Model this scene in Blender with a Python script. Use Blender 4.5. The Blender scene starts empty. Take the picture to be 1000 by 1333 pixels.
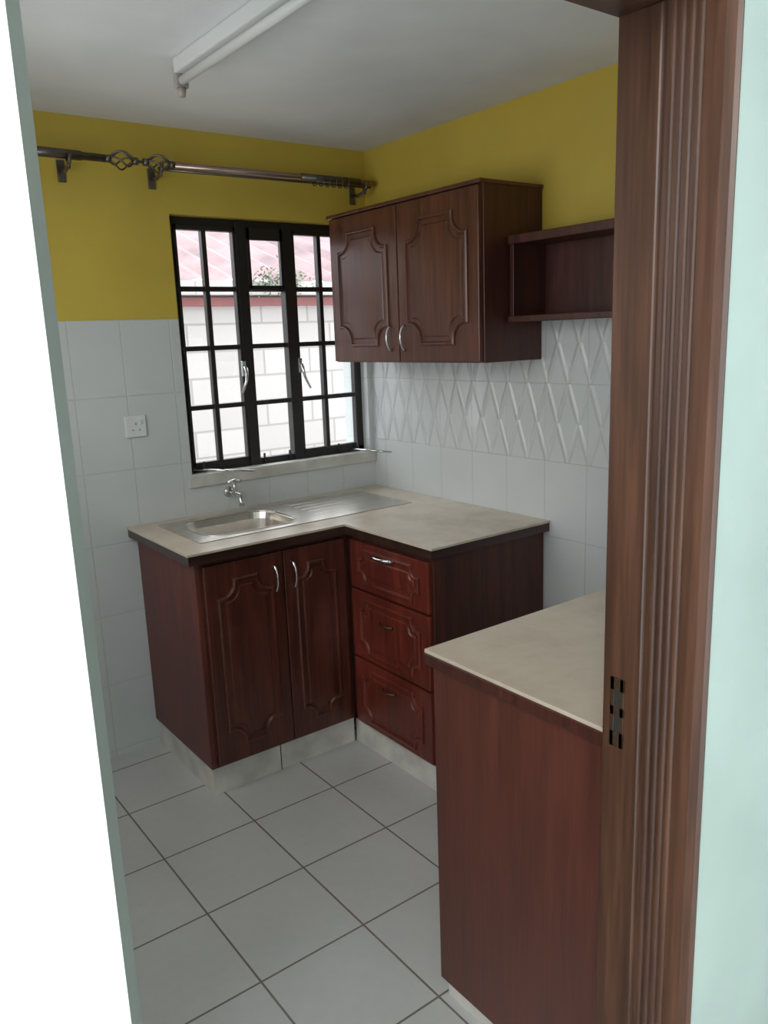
import bpy, bmesh, math, random
from mathutils import Vector, Matrix
random.seed(4)
S=bpy.context.scene
S.view_settings.view_transform='Standard'
S.view_settings.exposure=0.1
coll=S.collection

# ---------------------------------------------------------------- materials
def newmat(name):
    m=bpy.data.materials.new(name); m.use_nodes=True
    nt=m.node_tree; b=nt.nodes["Principled BSDF"]
    return m,nt,b
def N(nt,t,**k):
    n=nt.nodes.new(t)
    for a,v in k.items(): setattr(n,a,v)
    return n
def L(nt,a,b): nt.links.new(a,b)
def math_(nt,op,a,b=None,c=None):
    n=N(nt,'ShaderNodeMath',operation=op)
    for i,v in enumerate((a,b,c)):
        if v is None: continue
        if isinstance(v,(int,float)): n.inputs[i].default_value=v
        else: L(nt,v,n.inputs[i])
    return n.outputs[0]
def mixc(nt,fac,a,b):
    n=N(nt,'ShaderNodeMix',data_type='RGBA')
    if isinstance(fac,(int,float)): n.inputs[0].default_value=fac
    else: L(nt,fac,n.inputs[0])
    for i,v in ((6,a),(7,b)):
        if isinstance(v,tuple): n.inputs[i].default_value=(*v,1)
        else: L(nt,v,n.inputs[i])
    return n.outputs[2]
def noise(nt,scale,detail=4,vec=None,rough=.5):
    n=N(nt,'ShaderNodeTexNoise'); n.inputs['Scale'].default_value=scale; n.inputs['Detail'].default_value=detail
    n.inputs['Roughness'].default_value=rough
    if vec is not None: L(nt,vec,n.inputs['Vector'])
    return n.outputs[0]
def ramp(nt,fac,stops):
    n=N(nt,'ShaderNodeValToRGB'); L(nt,fac,n.inputs[0])
    e=n.color_ramp.elements
    while len(e)<len(stops): e.new(.5)
    for i,(p,c) in enumerate(stops): e[i].position=p; e[i].color=(*c,1)
    return n.outputs[0]
def bump(nt,b,h,strength=.3,dist=.01,normal=None):
    n=N(nt,'ShaderNodeBump'); n.inputs['Strength'].default_value=strength; n.inputs['Distance'].default_value=dist
    L(nt,h,n.inputs['Height'])
    if normal: L(nt,normal,n.inputs['Normal'])
    L(nt,n.outputs[0],b.inputs['Normal']); return n.outputs[0]
def pos(nt):
    g=N(nt,'ShaderNodeNewGeometry'); return g.outputs['Position']
def xyz(nt,v):
    s=N(nt,'ShaderNodeSeparateXYZ'); L(nt,v,s.inputs[0]); return s.outputs

def wood(name,c1,c2,c3,rough=.32,scale=1.0,wear=0.0,axis='z',coat=.3,wearcol=(.24,.075,.055),gain=1.2):
    c1,c2,c3=[(c[0]*gain,c[1]*gain,c[2]*gain*.82) for c in (c1,c2,c3)]
    m,nt,b=newmat(name)
    mp=N(nt,'ShaderNodeMapping'); L(nt,pos(nt),mp.inputs[0])
    s=[14*scale]*3; s['xyz'.index(axis)]=.9*scale
    mp.inputs['Scale'].default_value=s
    n1=noise(nt,2.2,8,mp.outputs[0],.62)
    mp2=N(nt,'ShaderNodeMapping'); L(nt,pos(nt),mp2.inputs[0])
    s2=[120*scale]*3; s2['xyz'.index(axis)]=5*scale
    mp2.inputs['Scale'].default_value=s2
    n2=noise(nt,1.5,3,mp2.outputs[0])
    f=math_(nt,'ADD',math_(nt,'MULTIPLY',n1,.7),math_(nt,'MULTIPLY',n2,.3))
    col=ramp(nt,f,[(.32,c1),(.5,c2),(.68,c3)])
    if wear>0:
        n3=noise(nt,3.0,6,pos(nt),.6)
        w=ramp(nt,n3,[(.5,(0,0,0)),(.72,(1,1,1))])
        col=mixc(nt,math_(nt,'MULTIPLY',w,wear),col,wearcol)
    L(nt,col,b.inputs['Base Color'])
    r=math_(nt,'ADD',math_(nt,'MULTIPLY',n1,.3),rough-.12); L(nt,r,b.inputs['Roughness'])
    b.inputs['Coat Weight'].default_value=coat; b.inputs['Coat Roughness'].default_value=.25
    bump(nt,b,n2,.12,.003)
    return m
M_WOOD_U=wood('mahogany_upper',(.036,.012,.008),(.078,.023,.015),(.125,.038,.024),coat=.2)
M_WOOD_D=wood('mahogany_doors',(.028,.008,.006),(.070,.016,.011),(.125,.03,.02),wear=.45,coat=.2)
M_WOOD_L=wood('mahogany_drawers',(.045,.008,.007),(.105,.017,.012),(.18,.03,.02),wear=.55,coat=.3,wearcol=(.32,.055,.04))
M_WOOD_S=wood('mahogany_side',(.022,.007,.005),(.050,.013,.009),(.085,.023,.015),rough=.4,coat=.1)
M_WOOD_R=wood('mahogany_red_side',(.032,.007,.006),(.095,.018,.013),(.18,.034,.023),rough=.42,coat=.12)
M_WOOD_P=wood('mahogany_plain',(.052,.014,.010),(.080,.021,.015),(.108,.029,.020),rough=.42,coat=.15)
M_WOOD_J=wood('door_frame_wood',(.026,.010,.006),(.058,.023,.013),(.105,.043,.024),rough=.46,scale=.8,coat=.08,gain=.98)
M_WOOD_E=wood('dark_edge_wood',(.012,.006,.005),(.028,.011,.009),(.05,.02,.015),axis='x')

def simple(name,col,rough=.5,metal=0,noise_amt=.08,nscale=6,coat=0,bumpS=0):
    m,nt,b=newmat(name)
    n=noise(nt,nscale,5,pos(nt))
    dark=tuple(c*(1-noise_amt*2) for c in col); lite=tuple(min(1,c*(1+noise_amt)) for c in col)
    L(nt,ramp(nt,n,[(.3,dark),(.7,lite)]),b.inputs['Base Color'])
    b.inputs['Roughness'].default_value=rough; b.inputs['Metallic'].default_value=metal
    b.inputs['Coat Weight'].default_value=coat
    if bumpS: bump(nt,b,noise(nt,nscale*14,3,pos(nt)),bumpS,.004)
    return m
M_CEIL=simple('ceiling_paint',(.78,.80,.81),.75,noise_amt=.07,nscale=1.6,bumpS=.1)
M_GREEN=simple('pale_green_paint',(.49,.575,.53),.5,noise_amt=.05,nscale=4,bumpS=.1)
M_WHITEP=simple('white_wall_paint',(.86,.88,.87),.5,noise_amt=.01,nscale=3,bumpS=.05)
M_EDGE_SHADE=simple('arris_shade_grey',(.34,.36,.34),.4,noise_amt=.06,nscale=3)  # shade on the white wall's splay, put into the colour
M_SILL=simple('sill_paint',(.60,.59,.53),.45,noise_amt=.1,nscale=9)
M_TOE=simple('skirting_tile_white',(.72,.69,.62),.3,noise_amt=.12,nscale=9)
M_STEEL=simple('stainless_steel',(.62,.58,.52),.3,metal=1,noise_amt=.04,nscale=20)
M_CHROME=simple('chrome',(.7,.7,.7),.15,metal=1,noise_amt=.01)
M_BRONZE=simple('old_bronze',(.14,.085,.05),.4,metal=.8,noise_amt=.1)
M_ROD=simple('rod_bronze',(.17,.15,.13),.35,metal=.85,noise_amt=.1,nscale=25)
M_ROD2=simple('rod_silver',(.40,.30,.27),.3,metal=.9,noise_amt=.05,nscale=25)
M_BLACK=simple('black_steel_paint',(.016,.013,.013),.42,noise_amt=.1)
M_PLAST=simple('white_plastic',(.70,.72,.72),.35,noise_amt=.01)
M_HOLD=simple('lampholder_plastic',(.40,.36,.33),.4,noise_amt=.03)
M_DARK=simple('dark_slot',(.02,.02,.02),.5)
def counter():
    m,nt,b=newmat('beige_countertop')
    n=noise(nt,9,7,pos(nt),.65); n2=noise(nt,2.2,5,pos(nt))
    f=math_(nt,'ADD',math_(nt,'MULTIPLY',n,.5),math_(nt,'MULTIPLY',n2,.5))
    L(nt,ramp(nt,f,[(.34,(.50,.42,.32)),(.5,(.60,.51,.40)),(.66,(.66,.58,.47))]),b.inputs['Base Color'])
    b.inputs['Roughness'].default_value=.27
    return m
M_TOP=counter()
def gridmask(nt,a,sa,oa,bb,sb,ob,w):
    def line(c,s,o):
        f=math_(nt,'FRACT',math_(nt,'DIVIDE',math_(nt,'SUBTRACT',c,o),s))
        d=math_(nt,'MINIMUM',f,math_(nt,'SUBTRACT',1.0,f))
        d=math_(nt,'MULTIPLY',d,s)
        mr=N(nt,'ShaderNodeMapRange'); L(nt,d,mr.inputs[0]); mr.inputs[1].default_value=w*.5; mr.inputs[2].default_value=w
        mr.inputs[3].default_value=1; mr.inputs[4].default_value=0
        return mr.outputs[0]
    return math_(nt,'MAXIMUM',line(a,sa,oa),line(bb,sb,ob))
def wallmat(name,axis,deco):
    m,nt,b=newmat(name)
    p=pos(nt); s=xyz(nt,p); a=s[axis]; z=s[2]
    g=gridmask(nt,a,.2,(-1.19 if axis==0 else -.89),z,.29,1.765-.29*6,.0022)
    var=noise(nt,1.7,3,p)
    tile=ramp(nt,var,[(.3,(.56,.585,.575)),(.7,(.64,.665,.655))])
    tile=mixc(nt,math_(nt,'MULTIPLY',g,.30),tile,(.45,.44,.41))
    yv=noise(nt,2.5,6,p)
    yel=ramp(nt,yv,[(.3,(.52,.385,.055)),(.7,(.62,.47,.07))])
    up=math_(nt,'GREATER_THAN',z,1.765)
    L(nt,mixc(nt,up,tile,yel),b.inputs['Base Color'])
    rr=math_(nt,'ADD',math_(nt,'MULTIPLY',up,.42),.15); L(nt,rr,b.inputs['Roughness'])
    h=math_(nt,'MULTIPLY',g,-.6)
    h=math_(nt,'ADD',h,math_(nt,'MULTIPLY',noise(nt,5,3,p),.35))
    if deco:
        u=math_(nt,'DIVIDE',a,.1); v=math_(nt,'DIVIDE',math_(nt,'SUBTRACT',z,1.185),.29)
        def ln(q,wd,off=0.0):
            f=math_(nt,'FRACT',math_(nt,'ADD',q,off)); d=math_(nt,'ABSOLUTE',math_(nt,'SUBTRACT',f,.5))
            mr=N(nt,'ShaderNodeMapRange',interpolation_type='SMOOTHSTEP'); L(nt,d,mr.inputs[0]); mr.inputs[1].default_value=0; mr.inputs[2].default_value=wd
            mr.inputs[3].default_value=1; mr.inputs[4].default_value=0; return mr.outputs[0]
        k=math_(nt,'MAXIMUM',ln(math_(nt,'ADD',u,v),.15,.5),ln(math_(nt,'SUBTRACT',u,v),.15,.5))
        band=math_(nt,'MULTIPLY',math_(nt,'GREATER_THAN',z,1.185),math_(nt,'LESS_THAN',z,1.765))
        amp=math_(nt,'MULTIPLY',math_(nt,'ADD',noise(nt,6,2,p),.45),2.3)
        h=math_(nt,'ADD',h,math_(nt,'MULTIPLY',math_(nt,'MULTIPLY',k,band),amp))
    h=math_(nt,'MULTIPLY',h,math_(nt,'SUBTRACT',1.0,math_(nt,'MULTIPLY',up,.9)))
    bump(nt,b,h,.6,.004)
    return m
M_WALLX=wallmat('window_wall_finish',0,False)
M_WALLY=wallmat('side_wall_finish',1,True)
def floormat():
    m,nt,b=newmat('floor_tiles'); p=pos(nt); s=xyz(nt,p)
    g=gridmask(nt,s[0],.335,-1.165,s[1],.335,-.785,.0038)
    n=noise(nt,1.6,5,p); n2=noise(nt,30,4,p)
    f=math_(nt,'ADD',math_(nt,'MULTIPLY',n,.8),math_(nt,'MULTIPLY',n2,.2))
    c=ramp(nt,f,[(.35,(.49,.49,.465)),(.65,(.57,.57,.545))])
    L(nt,mixc(nt,g,c,(.17,.145,.12)),b.inputs['Base Color'])
    b.inputs['Roughness'].default_value=.27
    bump(nt,b,math_(nt,'MULTIPLY',g,-1.0),.4,.003)
    return m
M_FLOOR=floormat()
def glassmat():
    m,nt,b=newmat('window_glass')
    t=N(nt,'ShaderNodeBsdfTransparent'); g=N(nt,'ShaderNodeBsdfGlossy'); g.inputs['Roughness'].default_value=.03
    mx=N(nt,'ShaderNodeMixShader'); mx.inputs[0].default_value=.05
    L(nt,t.outputs[0],mx.inputs[1]); L(nt,g.outputs[0],mx.inputs[2]); L(nt,mx.outputs[0],nt.nodes['Material Output'].inputs[0])
    return m
M_GLASS=glassmat()
def extwall():
    m,nt,b=newmat('neighbour_block_wall'); p=pos(nt); s=xyz(nt,p)
    cb=N(nt,'ShaderNodeCombineXYZ'); L(nt,s[0],cb.inputs[0]); L(nt,s[2],cb.inputs[1])
    br=N(nt,'ShaderNodeTexBrick'); L(nt,cb.outputs[0],br.inputs[0]); br.inputs['Scale'].default_value=1
    br.inputs['Brick Width'].default_value=.42; br.inputs['Row Height'].default_value=.2; br.inputs['Mortar Size'].default_value=.012
    br.inputs['Mortar Smooth'].default_value=.6
    br.inputs['Color1'].default_value=(.37,.345,.33,1); br.inputs['Color2'].default_value=(.32,.30,.285,1); br.inputs['Mortar'].default_value=(.24,.215,.20,1)
    L(nt,br.outputs[0],b.inputs['Base Color']); b.inputs['Roughness'].default_value=.85; return m
M_EXT=extwall()
M_ROOF=simple('red_roof_sheet',(.22,.13,.13),.6,noise_amt=.25,nscale=3)
M_FASC=simple('red_fascia',(.20,.06,.06),.6,noise_amt=.05)
M_LEAF=simple('foliage',(.07,.12,.05),.7,noise_amt=.35,nscale=14)
M_GROUND=simple('ground',(.35,.32,.28),.9,noise_amt=.1)

# ---------------------------------------------------------------- helpers
def link(o,parent=None):
    coll.objects.link(o)
    if parent: o.parent=parent
    return o
def empty(name):
    e=bpy.data.objects.new(name,None); coll.objects.link(e); e.empty_display_size=.1; return e
def frombm(name,bm,mat,parent=None,smooth=False):
    me=bpy.data.meshes.new(name); bm.normal_update(); bm.to_mesh(me); bm.free()
    if mat: me.materials.append(mat)
    if smooth:
        for p in me.polygons: p.use_smooth=True
    return link(bpy.data.objects.new(name,me),parent)
def addbox(bm,x0,x1,y0,y1,z0,z1,bev=0,seg=2):
    r=bmesh.ops.create_cube(bm,size=1)
    vs=r['verts']
    bmesh.ops.scale(bm,vec=(abs(x1-x0),abs(y1-y0),abs(z1-z0)),verts=vs)
    bmesh.ops.translate(bm,vec=((x0+x1)/2,(y0+y1)/2,(z0+z1)/2),verts=vs)
    if bev:
        es=list({e for v in vs for e in v.link_edges})
        bmesh.ops.bevel(bm,geom=es,offset=bev,segments=seg,affect='EDGES',profile=.5)
def box(name,x0,x1,y0,y1,z0,z1,mat,parent=None,bev=0):
    bm=bmesh.new(); addbox(bm,x0,x1,y0,y1,z0,z1,bev); return frombm(name,bm,mat,parent)
def boxes(name,lst,mat,parent=None,bev=0):
    bm=bmesh.new()
    for b in lst: addbox(bm,*b,bev)
    return frombm(name,bm,mat,parent)
def prism(name,poly,z0,z1,mat,parent=None,mat2=None,faces2=()):
    bm=bmesh.new()
    lo=[bm.verts.new((x,y,z0)) for x,y in poly]; hi=[bm.verts.new((x,y,z1)) for x,y in poly]
    bm.faces.new(lo[::-1]); bm.faces.new(hi); n=len(poly)
    for i in range(n):
        f=bm.faces.new((lo[i],lo[(i+1)%n],hi[(i+1)%n],hi[i]))
        if i in faces2: f.material_index=1
    bmesh.ops.recalc_face_normals(bm,faces=bm.faces)
    o=frombm(name,bm,mat,parent)
    if mat2: o.data.materials.append(mat2)
    return o
def sweep(name,pts,rad,mat,parent=None,seg=10,closed=False):
    bm=bmesh.new(); rings=[]; n=len(pts); P=[Vector(p) for p in pts]
    ref=Vector((0,0,1))
    for i,p in enumerate(P):
        a=P[max(i-1,0)]; b=P[min(i+1,n-1)]; t=(b-a).normalized()
        r_=ref if abs(t.dot(ref))<.95 else Vector((1,0,0))
        u=t.cross(r_).normalized(); v=t.cross(u).normalized()
        r=rad[i] if isinstance(rad,(list,tuple)) else rad
        rings.append([bm.verts.new(p+u*math.cos(k*2*math.pi/seg)*r+v*math.sin(k*2*math.pi/seg)*r) for k in range(seg)])
    for i in range(n-1):
        A,B=rings[i],rings[i+1]
        best=min(range(seg),key=lambda s:sum((A[k].co-B[(k+s)%seg].co).length for k in range(seg)))
        B=B[best:]+B[:best]; rings[i+1]=B
        for k in range(seg): bm.faces.new((A[k],A[(k+1)%seg],B[(k+1)%seg],B[k]))
    bm.faces.new(rings[0][::-1]); bm.faces.new(rings[-1])
    bmesh.ops.recalc_face_normals(bm,faces=bm.faces)
    return frombm(name,bm,mat,parent,True)

def outline(W,H,c,st=.012):
    c=min(c,.62*W,.62*H); st=min(st,c*.3)
    pts=[]; r=c-st
    for sx,sy in ((1,1),(-1,1),(-1,-1),(1,-1)):
        q=[(W,H-c),(W-st,H-c)]
        for k in range(1,8):
            a=-math.pi/2-(math.pi/2)*k/8
            q.append((W-st+math.cos(a)*r,H-st+math.sin(a)*r))
        q+=[(W-c,H-st),(W-c,H)]
        q=[(x*sx,y*sy) for x,y in q]
        if sx*sy<0: q=q[::-1]
        pts+=q
    return pts
def inset(pts,d):
    n=len(pts); out=[]
    for i in range(n):
        p=Vector(pts[i]); a=(p-Vector(pts[i-1])).normalized(); b=(Vector(pts[(i+1)%n])-p).normalized()
        na=Vector((-a.y,a.x)); nb=Vector((-b.y,b.x)); m=(na+nb)
        if m.length<1e-5: m=na
        m.normalize(); k=max(m.dot(na),.5)
        q=p+m*(d/k); out.append((q.x,q.y))
    return out
def carved(name,center,uvec,nvec,W,H,c,mat,parent,vvec=(0,0,1),field=True):
    bm=bmesh.new(); C=Vector(center);U=Vector(uvec);V=Vector(vvec);NN=Vector(nvec)
    def ring(pts,h): return [bm.verts.new(C+U*x+V*y+NN*h) for x,y in pts]
    def band(A,B):
        n=len(A)
        for i in range(n): bm.faces.new((A[i],A[(i+1)%n],B[(i+1)%n],B[i]))
    base=outline(W,H,c)
    prof=[(-.008,-.001),(-.006,.006),(0,.009),(.004,.0085),(.007,.002),(.009,-.001)]
    R=[ring(inset(base,d),h) for d,h in prof]
    for a,b in zip(R[:-1],R[1:]): band(a,b)
    if field:
        b2=outline(W-.024,H-.024,c-.006,.010)
        R=[ring(inset(b2,d),h) for d,h in [(0,-.001),(.002,.002),(.006,.005)]]
        for a,b in zip(R[:-1],R[1:]): band(a,b)
        cap=bm.faces.new(R[-1])
        bmesh.ops.triangulate(bm,faces=[cap],ngon_method='EAR_CLIP')
    bmesh.ops.recalc_face_normals(bm,faces=bm.faces)
    return frombm(name,bm,mat,parent)
def bow(name,p0,p1,nvec,out,rad,mat,parent):
    p0=Vector(p0);p1=Vector(p1);n=Vector(nvec); pts=[];rs=[]
    for i in range(17):
        t=i/16; pts.append(p0.lerp(p1,t)+n*(out*max(0,math.sin(math.pi*t))**.6)); rs.append(rad*(1.5-.5*max(0,math.sin(math.pi*t))**.5))
    return sweep(name,pts,rs,mat,parent)

# ---------------------------------------------------------------- room shell
ZC=2.482; XL=-2.25; YD=-2.44; YO=-2.60
WX0,WX1,WZ0,WZ1=-.95,-.03,1.125,2.165
boxes('wall_back',[(XL-.15,WX0,0,.2,0,ZC+.1),(WX1,.15,0,.2,0,ZC+.1),(WX0,WX1,0,.2,0,WZ0),(WX0,WX1,0,.2,WZ1,ZC+.1)],M_WALLX)
box('wall_right',0,.15,YO,0,0,ZC+.1,M_WALLY)
box('wall_left',XL-.15,XL,YD,0,0,ZC+.1,M_WALLY)
OX0,OX1=-2.15,-1.362; OZ=2.05
boxes('wall_front',[(OX1+.03,0,YO+.02,YD,0,ZC+.1),(OX1+.006,0,YO,YO+.02,0,ZC+.1),(XL-.15,OX0-.03,YO,YD,0,ZC+.1),(OX0-.03,OX1+.03,YO+.02,YD,OZ+.03,ZC+.1),(OX0-.03,OX1+.006,YO,YO+.02,OZ+.006,ZC+.1)],M_GREEN)
# thicker plaster return on the corridor side, with a splayed arris coloured grey as if in shade
prism('wall_corridor_left',[(-3.3,YO-.06),(-2.1625,YO-.06),(-2.158,YO-.0585),(-2.144,YO-.034),(-2.1435,YO-.028),(-2.145,YO),(-3.3,YO)],0,ZC,M_WHITEP,None,M_EDGE_SHADE,(2,3,4))
box('floor',-3.3,.15,-4.6,.2,-.1,0,M_FLOOR)
box('ceiling',-3.3,.15,-4.6,.2,ZC,ZC+.1,M_CEIL)
box('wall_corridor_right',0,.15,-4.6,YO,0,ZC+.1,M_GREEN)
box('wall_corridor_back',-3.3,.15,-4.7,-4.6,0,ZC+.1,M_GREEN)
box('window_sill',WX0-.02,-.002,-.012,.045,WZ0-.05,WZ0+.003,M_SILL,None,.004)

# ---------------------------------------------------------------- window
win=empty('window_1')
fy0,fy1=.05,.085
zs=[WZ0,1.40,1.645,1.885,WZ1]
t=.030
bars=[(WX0,WX0+t,fy0,fy1,WZ0,WZ1),(WX1-t,WX1,fy0,fy1,WZ0,WZ1),(WX0,WX1,fy0,fy1,WZ0,WZ0+t),(WX0,WX1,fy0,fy1,WZ1-t,WZ1)]
for x in (-.625,-.40): bars.append((x-.024,x+.024,fy0-.008,fy1,WZ0,WZ1))
boxes('outer_frame',bars,M_BLACK,win,.002)
bars=[]
for x in (-.79,-.235): bars.append((x-.010,x+.010,fy0-.004,fy1-.01,WZ0+.02,WZ1-.02))
for z in zs[1:4]: bars.append((WX0+.02,WX1-.02,fy0-.002,fy1-.008,z-.010,z+.010))
for a,b in ((WX0+t,-.649),(-.376,WX1-t)):
    bars+= [(a,a+.012,fy0-.006,fy1-.01,WZ0+.03,WZ1-.03),(b-.012,b,fy0-.006,fy1-.01,WZ0+.03,WZ1-.03),(a,b,fy0-.006,fy1-.01,WZ0+.03,WZ0+.045),(a,b,fy0-.006,fy1-.01,WZ1-.050,WZ1-.03)]
bars+= [(-.60,-.425,fy0-.012,fy0,WZ1-.080,WZ1-.03),(-.60,-.585,fy0-.012,fy0,1.885,WZ1-.03),(-.44,-.425,fy0-.012,fy0,1.885,WZ1-.03),(-.60,-.425,fy0-.012,fy0,1.88,1.900)]
boxes('glazing_bars',bars,M_BLACK,win,.0015)
box('glass_pane',WX0+.02,WX1-.02,.066,.069,WZ0+.02,WZ1-.02,M_GLASS,win)
for i,(x,dx) in enumerate(((-.655,-.03),(-.372,.03))):
    sweep('casement_handle_%d'%(i+1),[(x,.04,1.56),(x,.02,1.555),(x,.012,1.53),(x+dx*.2,.01,1.50),(x+dx,.008,1.45)],[.008,.008,.007,.006,.005],M_CHROME,win)
    box('handle_plate_%d'%(i+1),x-.010,x+.010,.034,.044,1.52,1.585,M_CHROME,win,.002)
for i,(a,b) in enumerate((((-.93,.03,1.145),(-.72,-.12,1.132)),((-.13,.03,1.145),(-.02,-.16,1.135)))):
    sweep('casement_stay_%d'%(i+1),[a,b],.0045,M_CHROME,win,8)
    sweep('stay_peg_%d'%(i+1),[(a[0]+.05,.03,1.13),(a[0]+.05,.03,1.175)],.005,M_BLACK,win,8)
for x in (-.58,-.45,-.18): sweep('stay_pin',[(x,.045,1.13),(x,.045,1.175)],.005,M_BLACK,win,8)

# ---------------------------------------------------------------- base cabinets (L)
bc=empty('base_cabinet')
FY=-.555; LX=-1.21; FX=-.56; EY=-1.09; TZ=.957; UZ=.915; CB=.112
pt=.018
boxes('carcass_sink_end',[(LX,LX+pt,FY,-.003,CB,UZ)],M_WOOD_R,bc,.0015)
boxes('carcass_sink_front',[(LX+pt,FX,FY,FY+pt,CB,UZ),(LX+pt,FX,FY+pt,-.003,CB,CB+pt)],M_WOOD_S,bc,.0015)
boxes('carcass_drawer_side',[(FX,FX+pt,EY,FY,CB,UZ),(FX+pt,-.003,EY,EY+pt,CB,UZ),(FX,-.003,EY+pt,-.003,CB,CB+pt)],M_WOOD_S,bc,.0015)
boxes('plinth_sink_side',[(LX+.008,LX+.028,FY+.032,-.003,0,CB),(LX+.008,FX,FY+.012,FY+.032,0,CB)],M_TOE,bc)
boxes('plinth_drawer_side',[(FX+.012,FX+.032,EY+.028,FY+.012,0,CB),(FX+.012,-.003,EY+.008,EY+.028,0,CB)],M_TOE,bc)
box('plinth_joint',-.915,-.912,FY+.0105,FY+.02,0,CB-.001,M_DARK,bc)
dy=FY-.018
doors=[(-1.185,-.865),(-.861,-.585)]
for i,(a,b) in enumerate(doors):
    box('cabinet_door_%d'%(i+1),a,b,dy,FY,.125,.895,M_WOOD_D,bc,.003)
    carved('cabinet_door_panel_%d'%(i+1),((a+b)/2,dy,.51),(1,0,0),(0,-1,0),(b-a)/2-.05,.32,.065,M_WOOD_D,bc)
bow('door_handle_1',(-.905,dy,.745),(-.905,dy,.85),(0,-1,0),.028,.0045,M_CHROME,bc)
bow('door_handle_2',(-.825,dy,.745),(-.825,dy,.85),(0,-1,0),.028,.0045,M_CHROME,bc)
dx=FX-.018
for i,(a,b) in enumerate(((.705,.895),(.415,.695),(.125,.405))):
    box('drawer_front_%d'%(i+1),dx,FX,EY+.012,-.60,a,b,M_WOOD_L,bc,.003)
    carved('drawer_panel_%d'%(i+1),(dx,-.84,(a+b)/2),(0,-1,0),(-1,0,0),.185,(b-a)/2-.03,.045,M_WOOD_L,bc)
bow('drawer_handle_1',(dx-.004,-.765,.862),(dx-.004,-.885,.862),(-1,0,0),.03,.0055,M_CHROME,bc)
bow('drawer_handle_2',(dx-.004,-.79,.60),(dx-.004,-.87,.60),(-1,0,0),.02,.004,M_BRONZE,bc)
bow('drawer_handle_3',(dx-.004,-.79,.33),(dx-.004,-.87,.33),(-1,0,0),.02,.004,M_BRONZE,bc)
X1,Y1,X2,Y2=-1.248,-.597,-.594,-1.121
hx0,hx1,hy0,hy1=-1.10,-.67,-.445,-.105
def worktop(name,z0,z1,mat,off):
    x1,y1,x2,y2=X1+off,Y1+off,X2+off,Y2+off
    bm=bmesh.new()
    for q in ((x1,hx0,y1,-.001),(hx0,hx1,y1,hy0),(hx0,hx1,hy1,-.001),(hx1,-.001,y1,-.001),(x2,-.001,y2,y1)):
        addbox(bm,q[0],q[1],q[2],q[3],z0,z1)
    return frombm(name,bm,mat,bc)
worktop('worktop_surface',TZ-.008,TZ,M_TOP,0)
worktop('worktop_edging',UZ,TZ-.008,M_WOOD_E,.004)
# sink
sk=empty('kitchen_sink')
def rrect(cx,cy,hx,hy,r,n=10):
    pts=[]
    for k,(sx,sy) in enumerate(((1,1),(-1,1),(-1,-1),(1,-1))):
        for i in range(n+1):
            a=k*math.pi/2+i*math.pi/2/n
            pts.append((cx+sx*(hx-r)+r*math.cos(a),cy+sy*(hy-r)+r*math.sin(a)))
    return pts
bm=bmesh.new(); cx,cy=(hx0+hx1)/2,(hy0+hy1)/2
ins=rrect(cx,cy,.200,.155,.085); px0,px1,py0,py1=-1.145,-.16,-.475,-.075
outp=[]
for x,y in ins:
    ddx,ddy=x-cx,y-cy; tt=min([ (px1-cx)/ddx if ddx>1e-6 else 9e9,(px0-cx)/ddx if ddx<-1e-6 else 9e9,(py1-cy)/ddy if ddy>1e-6 else 9e9,(py0-cy)/ddy if ddy<-1e-6 else 9e9])
    outp.append([cx+ddx*tt,cy+ddy*tt])
for c in ((px0,py0),(px0,py1),(px1,py0),(px1,py1)):
    j=min(range(len(outp)),key=lambda i:(outp[i][0]-c[0])**2+(outp[i][1]-c[1])**2); outp[j]=list(c)
def rg(pts,z): return [bm.verts.new((p[0],p[1],z)) for p in pts]
zt=TZ+.003
rings=[rg(outp,TZ-.001),rg(outp,zt),rg(rrect(cx,cy,.206,.161,.09),zt),rg(ins,zt-.004),rg(rrect(cx,cy,.193,.148,.08),zt-.03),rg(rrect(cx,cy,.178,.135,.075),zt-.13),rg(rrect(cx,cy,.15,.105,.06),zt-.15),rg(rrect(cx,cy,.03,.03,.029),zt-.155)]
for A,B in zip(rings[:-1],rings[1:]):
    n=len(A)
    for i in range(n): bm.faces.new((A[i],A[(i+1)%n],B[(i+1)%n],B[i]))
bm.faces.new(rings[-1])
bmesh.ops.recalc_face_normals(bm,faces=bm.faces)
frombm('sink_bowl_and_drainer',bm,M_STEEL,sk)
for i in range(6):
    y=-.14-i*.055
    sweep('drainer_rib_%d'%(i+1),[(-.58,y,zt-.0015),(-.20,y,zt-.0015)],.0028,M_STEEL,sk,8)
rr=rrect(cx,cy,.205,.16,.088)
sweep('sink_rim',[(x,y,zt) for x,y in rr]+[(rr[0][0],rr[0][1],zt)],.003,M_STEEL,sk,8)
sweep('waste_outlet',[(cx,cy,zt-.156),(cx,cy,zt-.15)],.028,M_DARK,sk,20)

# tap
tp=empty('water_tap')
tx=-.79; tz=1.035
sweep('wall_flange',[(tx,-.001,tz),(tx,-.008,tz)],[.024,.02],M_CHROME,tp,20)
sweep('tap_body',[(tx,-.005,tz),(tx,-.05,tz),(tx,-.085,tz),(tx,-.105,tz-.008),(tx,-.115,tz-.03),(tx,-.116,tz-.045)],[.011,.011,.012,.011,.010,.011],M_CHROME,tp,14)
sweep('tap_stem',[(tx,-.06,tz),(tx,-.06,tz+.03),(tx,-.06,tz+.05)],[.014,.010,.007],M_CHROME,tp,14)
sweep('tap_lever',[(tx-.032,-.06,tz+.052),(tx,-.06,tz+.056),(tx+.032,-.06,tz+.052)],[.006,.008,.006],M_CHROME,tp,10)

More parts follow.
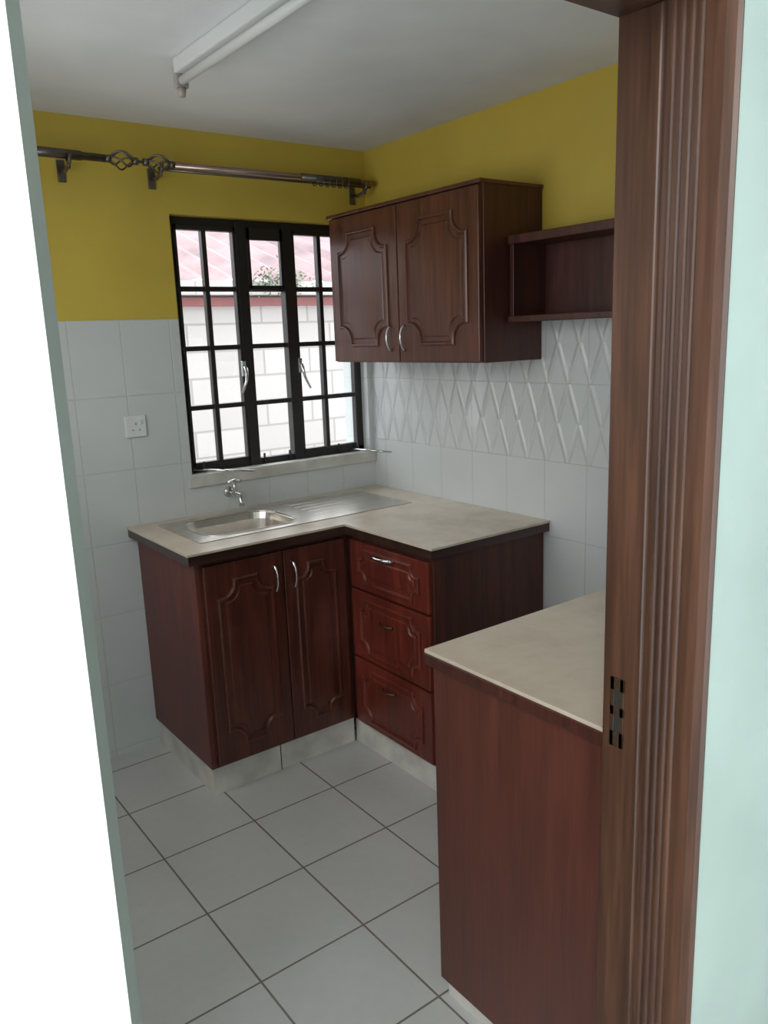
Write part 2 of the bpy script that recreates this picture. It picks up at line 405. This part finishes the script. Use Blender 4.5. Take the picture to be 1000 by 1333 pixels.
# ---------------------------------------------------------------- wall cabinet
wc=empty('wall_cabinet')
cx0=-.29; ya,yb=-.145,-1.074; za,zb=1.563,2.17
box('carcass',cx0,-.002,yb,ya,za,zb-.012,M_WOOD_S,wc,.002)
box('top_board',cx0-.022,-.002,yb-.006,ya+.006,zb-.014,zb,M_WOOD_U,wc,.003)
for i,(a,b) in enumerate(((-.155,-.612),(-.618,-1.066))):
    box('cabinet_door_%d'%(i+1),cx0-.018,cx0,b,a,za+.004,zb-.018,M_WOOD_U,wc,.003)
    carved('cabinet_door_panel_%d'%(i+1),(cx0-.018,(a+b)/2,(za+zb)/2-.008),(0,-1,0),(-1,0,0),.165,.225,.075,M_WOOD_U,wc)
bow('door_handle_1',(cx0-.018,-.562,1.61),(cx0-.018,-.562,1.705),(-1,0,0),.024,.004,M_CHROME,wc)
bow('door_handle_2',(cx0-.018,-.650,1.61),(cx0-.018,-.650,1.705),(-1,0,0),.024,.004,M_CHROME,wc)
sh=empty('wall_shelf')
sx=-.175; s0,s1=-1.082,-1.72
boxes('shelf_boards',[(sx,-.002,s1,s0,1.70,1.718),(sx,-.002,s1,s0,1.965,1.985),(sx,-.002,s1,s1+.018,1.718,1.965),(sx,-.002,s0-.018,s0,1.718,1.965),(-.012,-.002,s1,s0,1.718,1.965)],M_WOOD_S,sh,.0015)
boxes('shelf_fascia',[(sx-.012,sx,s1,s0,1.960,1.99),(sx-.012,sx,s1,s0,1.698,1.720)],M_WOOD_S,sh,.003)

# ---------------------------------------------------------------- near counter by the door
pn=empty('counter_cabinet')
px,py=-1.168,-1.769
box('carcass',px+.016,-.003,YD+.003,py-.016,.05,.925,M_WOOD_P,pn,.002)
box('plinth',px+.03,-.003,YD+.003,py-.03,0,.05,M_TOE,pn)
box('worktop',px+.002,-.002,YD+.002,py-.002,.940,.949,M_TOP,pn,.001)
box('worktop_edging',px+.0,-.002,YD+.002,py,.912,.9405,M_WOOD_S,pn,.003)
for i in range(3):
    a=px+.04+i*.375; b=a+.36
    box('cabinet_door_%d'%(i+1),a,b,py-.016,py-.001,.08,.895,M_WOOD_D,pn,.003)
    carved('cabinet_door_panel_%d'%(i+1),((a+b)/2,py-.001,.49),(-1,0,0),(0,1,0),.125,.34,.06,M_WOOD_D,pn)

# ---------------------------------------------------------------- door frame
df=empty('door_frame')
prof=[(.05,YD+.006),(.003,YD+.006),(0,YD+.003),(0,-2.498),(.0015,-2.500),(.0035,-2.5015),(.0035,-2.505),(0,-2.507)]
y=-2.509
for k in range(4):
    for j in range(5):
        a=math.pi*j/4; prof.append((-.0002-.0014*math.sin(a),y-.0105*(j/4)))
    y-=.0105
    prof.append((.0012,y-.0010)); y-=.0020
prof+=[(-.0005,y),(-.0015,-2.572),(-.0015,-2.585),(.001,-2.597),(.004,YO-.002),(.0075,YO-.001),(.0075,YO+.021),(.05,YO+.021)]
def jamb(name,xface,sign,z0,z1):
    bm=bmesh.new(); lo=[];hi=[]
    for d,yy in prof:
        x=xface+sign*d
        lo.append(bm.verts.new((x,yy,z0))); hi.append(bm.verts.new((x,yy,z1+d)))
    n=len(prof)
    for i in range(n): bm.faces.new((lo[i],lo[(i+1)%n],hi[(i+1)%n],hi[i]))
    bmesh.ops.triangulate(bm,faces=[bm.faces.new(lo),bm.faces.new(hi)],ngon_method='EAR_CLIP')
    bmesh.ops.recalc_face_normals(bm,faces=bm.faces)
    return frombm(name,bm,M_WOOD_J,df)
jamb('jamb_right',OX1,1,0,OZ)
jamb('jamb_left',OX0-.006,-1,0,OZ)
bm=bmesh.new(); A=[];B=[]
for d,yy in prof:
    A.append(bm.verts.new((OX0-.006-d,yy,OZ+d))); B.append(bm.verts.new((OX1+d,yy,OZ+d)))
n=len(prof)
for i in range(n): bm.faces.new((A[i],A[(i+1)%n],B[(i+1)%n],B[i]))
bm.faces.new(A);bm.faces.new(B); bmesh.ops.recalc_face_normals(bm,faces=bm.faces)
frombm('head',bm,M_WOOD_J,df)
boxes('strike_plate',[(OX1-.002,OX1+.001,-2.474,-2.450,1.055,1.080),(OX1-.002,OX1+.001,-2.474,-2.450,1.105,1.120),(OX1-.002,OX1+.001,-2.474,-2.450,1.145,1.165),(OX1-.002,OX1+.001,-2.474,-2.467,1.055,1.165),(OX1-.002,OX1+.001,-2.457,-2.450,1.055,1.165)],M_BRONZE,df,.0006)
box('strike_slot',OX1-.001,OX1+.0005,-2.472,-2.452,1.06,1.16,M_DARK,df)
dr=empty('door_1')
box('door_leaf',-2.225,-2.185,YD+.012,YD+.76,.01,2.03,M_WOOD_J,dr,.003)
for i,(a,b) in enumerate(((.2,.95),(1.1,1.85))):
    carved('door_leaf_panel_%d'%(i+1),(-2.185,YD+.385,(a+b)/2),(0,1,0),(1,0,0),.25,(b-a)/2-.03,.08,M_WOOD_J,dr)

# ---------------------------------------------------------------- curtain rod
cr=empty('curtain_rod')
ry=-.10; rz=2.325
sweep('rod_left',[(-1.72,ry,rz+.004),(-1.215,ry,rz)],.0135,M_ROD,cr,14)
sweep('rod_left_sleeve',[(-1.50,ry,rz+.003),(-1.30,ry,rz+.001)],.0165,M_ROD,cr,14)
sweep('rod_right',[(-.955,ry,rz-.002),(-.02,ry,rz+.004)],.0125,M_ROD2,cr,14)
sweep('rod_right_sleeve',[(-.40,ry,rz+.002),(-.10,ry,rz+.004)],.0150,M_ROD,cr,14)
sweep('rod_rear',[(-1.0,ry+.045,rz-.01),(-.01,ry+.045,rz-.004)],.006,M_ROD,cr,10)
def cage(name,xa,xb):
    for k in range(5):
        pts=[]
        for i in range(21):
            t=i/20; r=.003+.030*max(0,math.sin(math.pi*t))**1.2; a=2*math.pi*k/5+t*2.4
            pts.append((xa+(xb-xa)*t,ry+r*math.cos(a),rz+r*math.sin(a)))
        sweep('%s_wire_%d'%(name,k+1),pts,.0034,M_ROD,cr,6)
    for x in (xa,xb): sweep(name+'_collar',[(x-.009,ry,rz),(x+.009,ry,rz)],.0135,M_ROD,cr,12)
cage('finial_left',-1.205,-1.105); cage('finial_right',-1.065,-.965)
sweep('finial_tip',[(-1.105,ry,rz),(-1.065,ry,rz)],[.006,.005],M_ROD,cr)
for i,x in enumerate((-1.345,-1.01,-.075)):
    sweep('bracket_arm_%d'%(i+1),[(x,0,rz-.035),(x,-.05,rz-.045),(x,-.095,rz-.035),(x,-.115,rz-.02),(x,-.12,rz)],.007,M_ROD,cr,8)
    box('bracket_plate_%d'%(i+1),x-.014,x+.014,-.008,0,rz-.075,rz,M_ROD,cr,.002)
    sweep('bracket_screw_%d'%(i+1),[(x,-.10,rz-.012),(x,-.10,rz-.045)],[.010,.005],M_ROD,cr,8)
for i in range(6):
    x=-.33+i*.032; pts=[(x,ry+.021*math.cos(a),rz-.006+.021*math.sin(a)) for a in [j*math.pi/8 for j in range(17)]]
    sweep('ring_%d'%(i+1),pts,.0025,M_ROD,cr,6)

# ---------------------------------------------------------------- tube light
tl=empty('fluorescent_tube_light')
lx=-1.19; l0,l1=-.72,-1.96
box('batten_body',lx-.022,lx+.022,l1+.02,l0-.02,ZC-.042,ZC-.001,M_PLAST,tl,.005)
sweep('glass_tube',[(lx,l1+.03,ZC-.060),(lx,l0-.03,ZC-.060)],.013,M_PLAST,tl,16)
for i,yy in enumerate((l0-.02,l1+.02)):
    box('lampholder_%d'%(i+1),lx-.02,lx+.02,yy-.012,yy+.012,ZC-.080,ZC-.02,M_HOLD,tl,.005)
sweep('starter_knob',[(lx,l0-.02,ZC-.078),(lx,l0-.02,ZC-.102)],[.014,.010],M_HOLD,tl,12)

so=empty('wall_socket')
sxc,szc=-1.17,1.355
box('socket_plate',sxc-.043,sxc+.043,-.010,0,szc-.043,szc+.043,M_PLAST,so,.004)
boxes('socket_holes',[(sxc-.003,sxc+.003,-.0112,-.009,szc+.004,szc+.016),(sxc-.018,sxc-.009,-.0112,-.009,szc-.017,szc-.012),(sxc+.009,sxc+.018,-.0112,-.009,szc-.017,szc-.012)],M_HOLD,so)
box('socket_rocker',sxc+.014,sxc+.026,-.014,-.009,szc+.006,szc+.024,M_PLAST,so,.002)

# ---------------------------------------------------------------- outside
box('ground_outside',-8,12,.2,12,-.3,-.1,M_GROUND)
nh=empty('neighbour_house')
box('block_wall',-3,7,2.6,2.8,-.1,2.02,M_EXT,nh)
box('red_fascia',-3,7,2.52,2.6,1.93,1.99,M_FASC,nh)
bm=bmesh.new(); vs=[]; nseg=160
for i in range(nseg+1):
    x=-3+10*i/nseg; h=.02*math.cos(i*math.pi/2)
    vs.append((bm.verts.new((x,2.4,2.10+h)),bm.verts.new((x,4.4,2.78+h))))
for a,b in zip(vs[:-1],vs[1:]): bm.faces.new((a[0],b[0],b[1],a[1]))
frombm('roof_sheet',bm,M_ROOF,nh)
box('eaves_board',-3,7,2.38,2.41,2.0,2.10,M_EXT,nh)
bm=bmesh.new()
for i in range(420):
    c=Vector((random.gauss(.86,.15),random.uniform(2.33,2.39),random.gauss(2.10,.05)))
    q=Matrix.Rotation(random.random()*6.3,4,Vector((random.random(),random.random(),random.random()+.1)).normalized())
    v=[bm.verts.new(c+q@Vector(p)) for p in ((-.015,0,0),(0,.006,0),(.018,0,0),(0,-.006,0))]; bm.faces.new(v)
frombm('creeper_foliage',bm,M_LEAF,nh)

# ---------------------------------------------------------------- light
w=bpy.data.worlds.new('world'); S.world=w; w.use_nodes=True
bg=w.node_tree.nodes['Background']; bg.inputs[0].default_value=(.88,.94,1,1); bg.inputs[1].default_value=4.8
def area(name,loc,target,sx_,sy_,power,col=(1,1,1)):
    l=bpy.data.lights.new(name,'AREA'); l.shape='RECTANGLE'; l.size=sx_; l.size_y=sy_; l.energy=power; l.color=col
    o=bpy.data.objects.new(name,l); coll.objects.link(o); o.location=loc
    o.rotation_euler=(Vector(target)-Vector(loc)).to_track_quat('-Z','Y').to_euler(); return o
area('added_corridor_fill',(-2.75,-3.45,2.3),(-2.5,-2.6,1.1),.5,.5,18,(1,1,.99))  # added unseen area light, brightens the left corridor wall; no ceiling fixture here
area('added_side_fill',(-2.15,-1.0,1.65),(-.6,-1.1,1.1),1.0,1.1,13,(.97,.98,1))  # added fill from the left, out of view; wall_left has no window opening

# ---------------------------------------------------------------- camera
f=Vector((.5803,.7857,-.2142)); r=Vector((.7990,-.6002,-.0368))
f.normalize(); r=(r-f*r.dot(f)).normalized(); u=r.cross(f)
cam=bpy.data.cameras.new('camera'); co=bpy.data.objects.new('camera',cam); coll.objects.link(co)
co.matrix_world=Matrix((( r.x,u.x,-f.x,-2.286),(r.y,u.y,-f.y,-3.149),(r.z,u.z,-f.z,1.67),(0,0,0,1)))
cam.sensor_fit='VERTICAL'; cam.sensor_height=24; cam.sensor_width=24; cam.lens=1047.3/1333*24; cam.clip_start=.02
S.camera=co
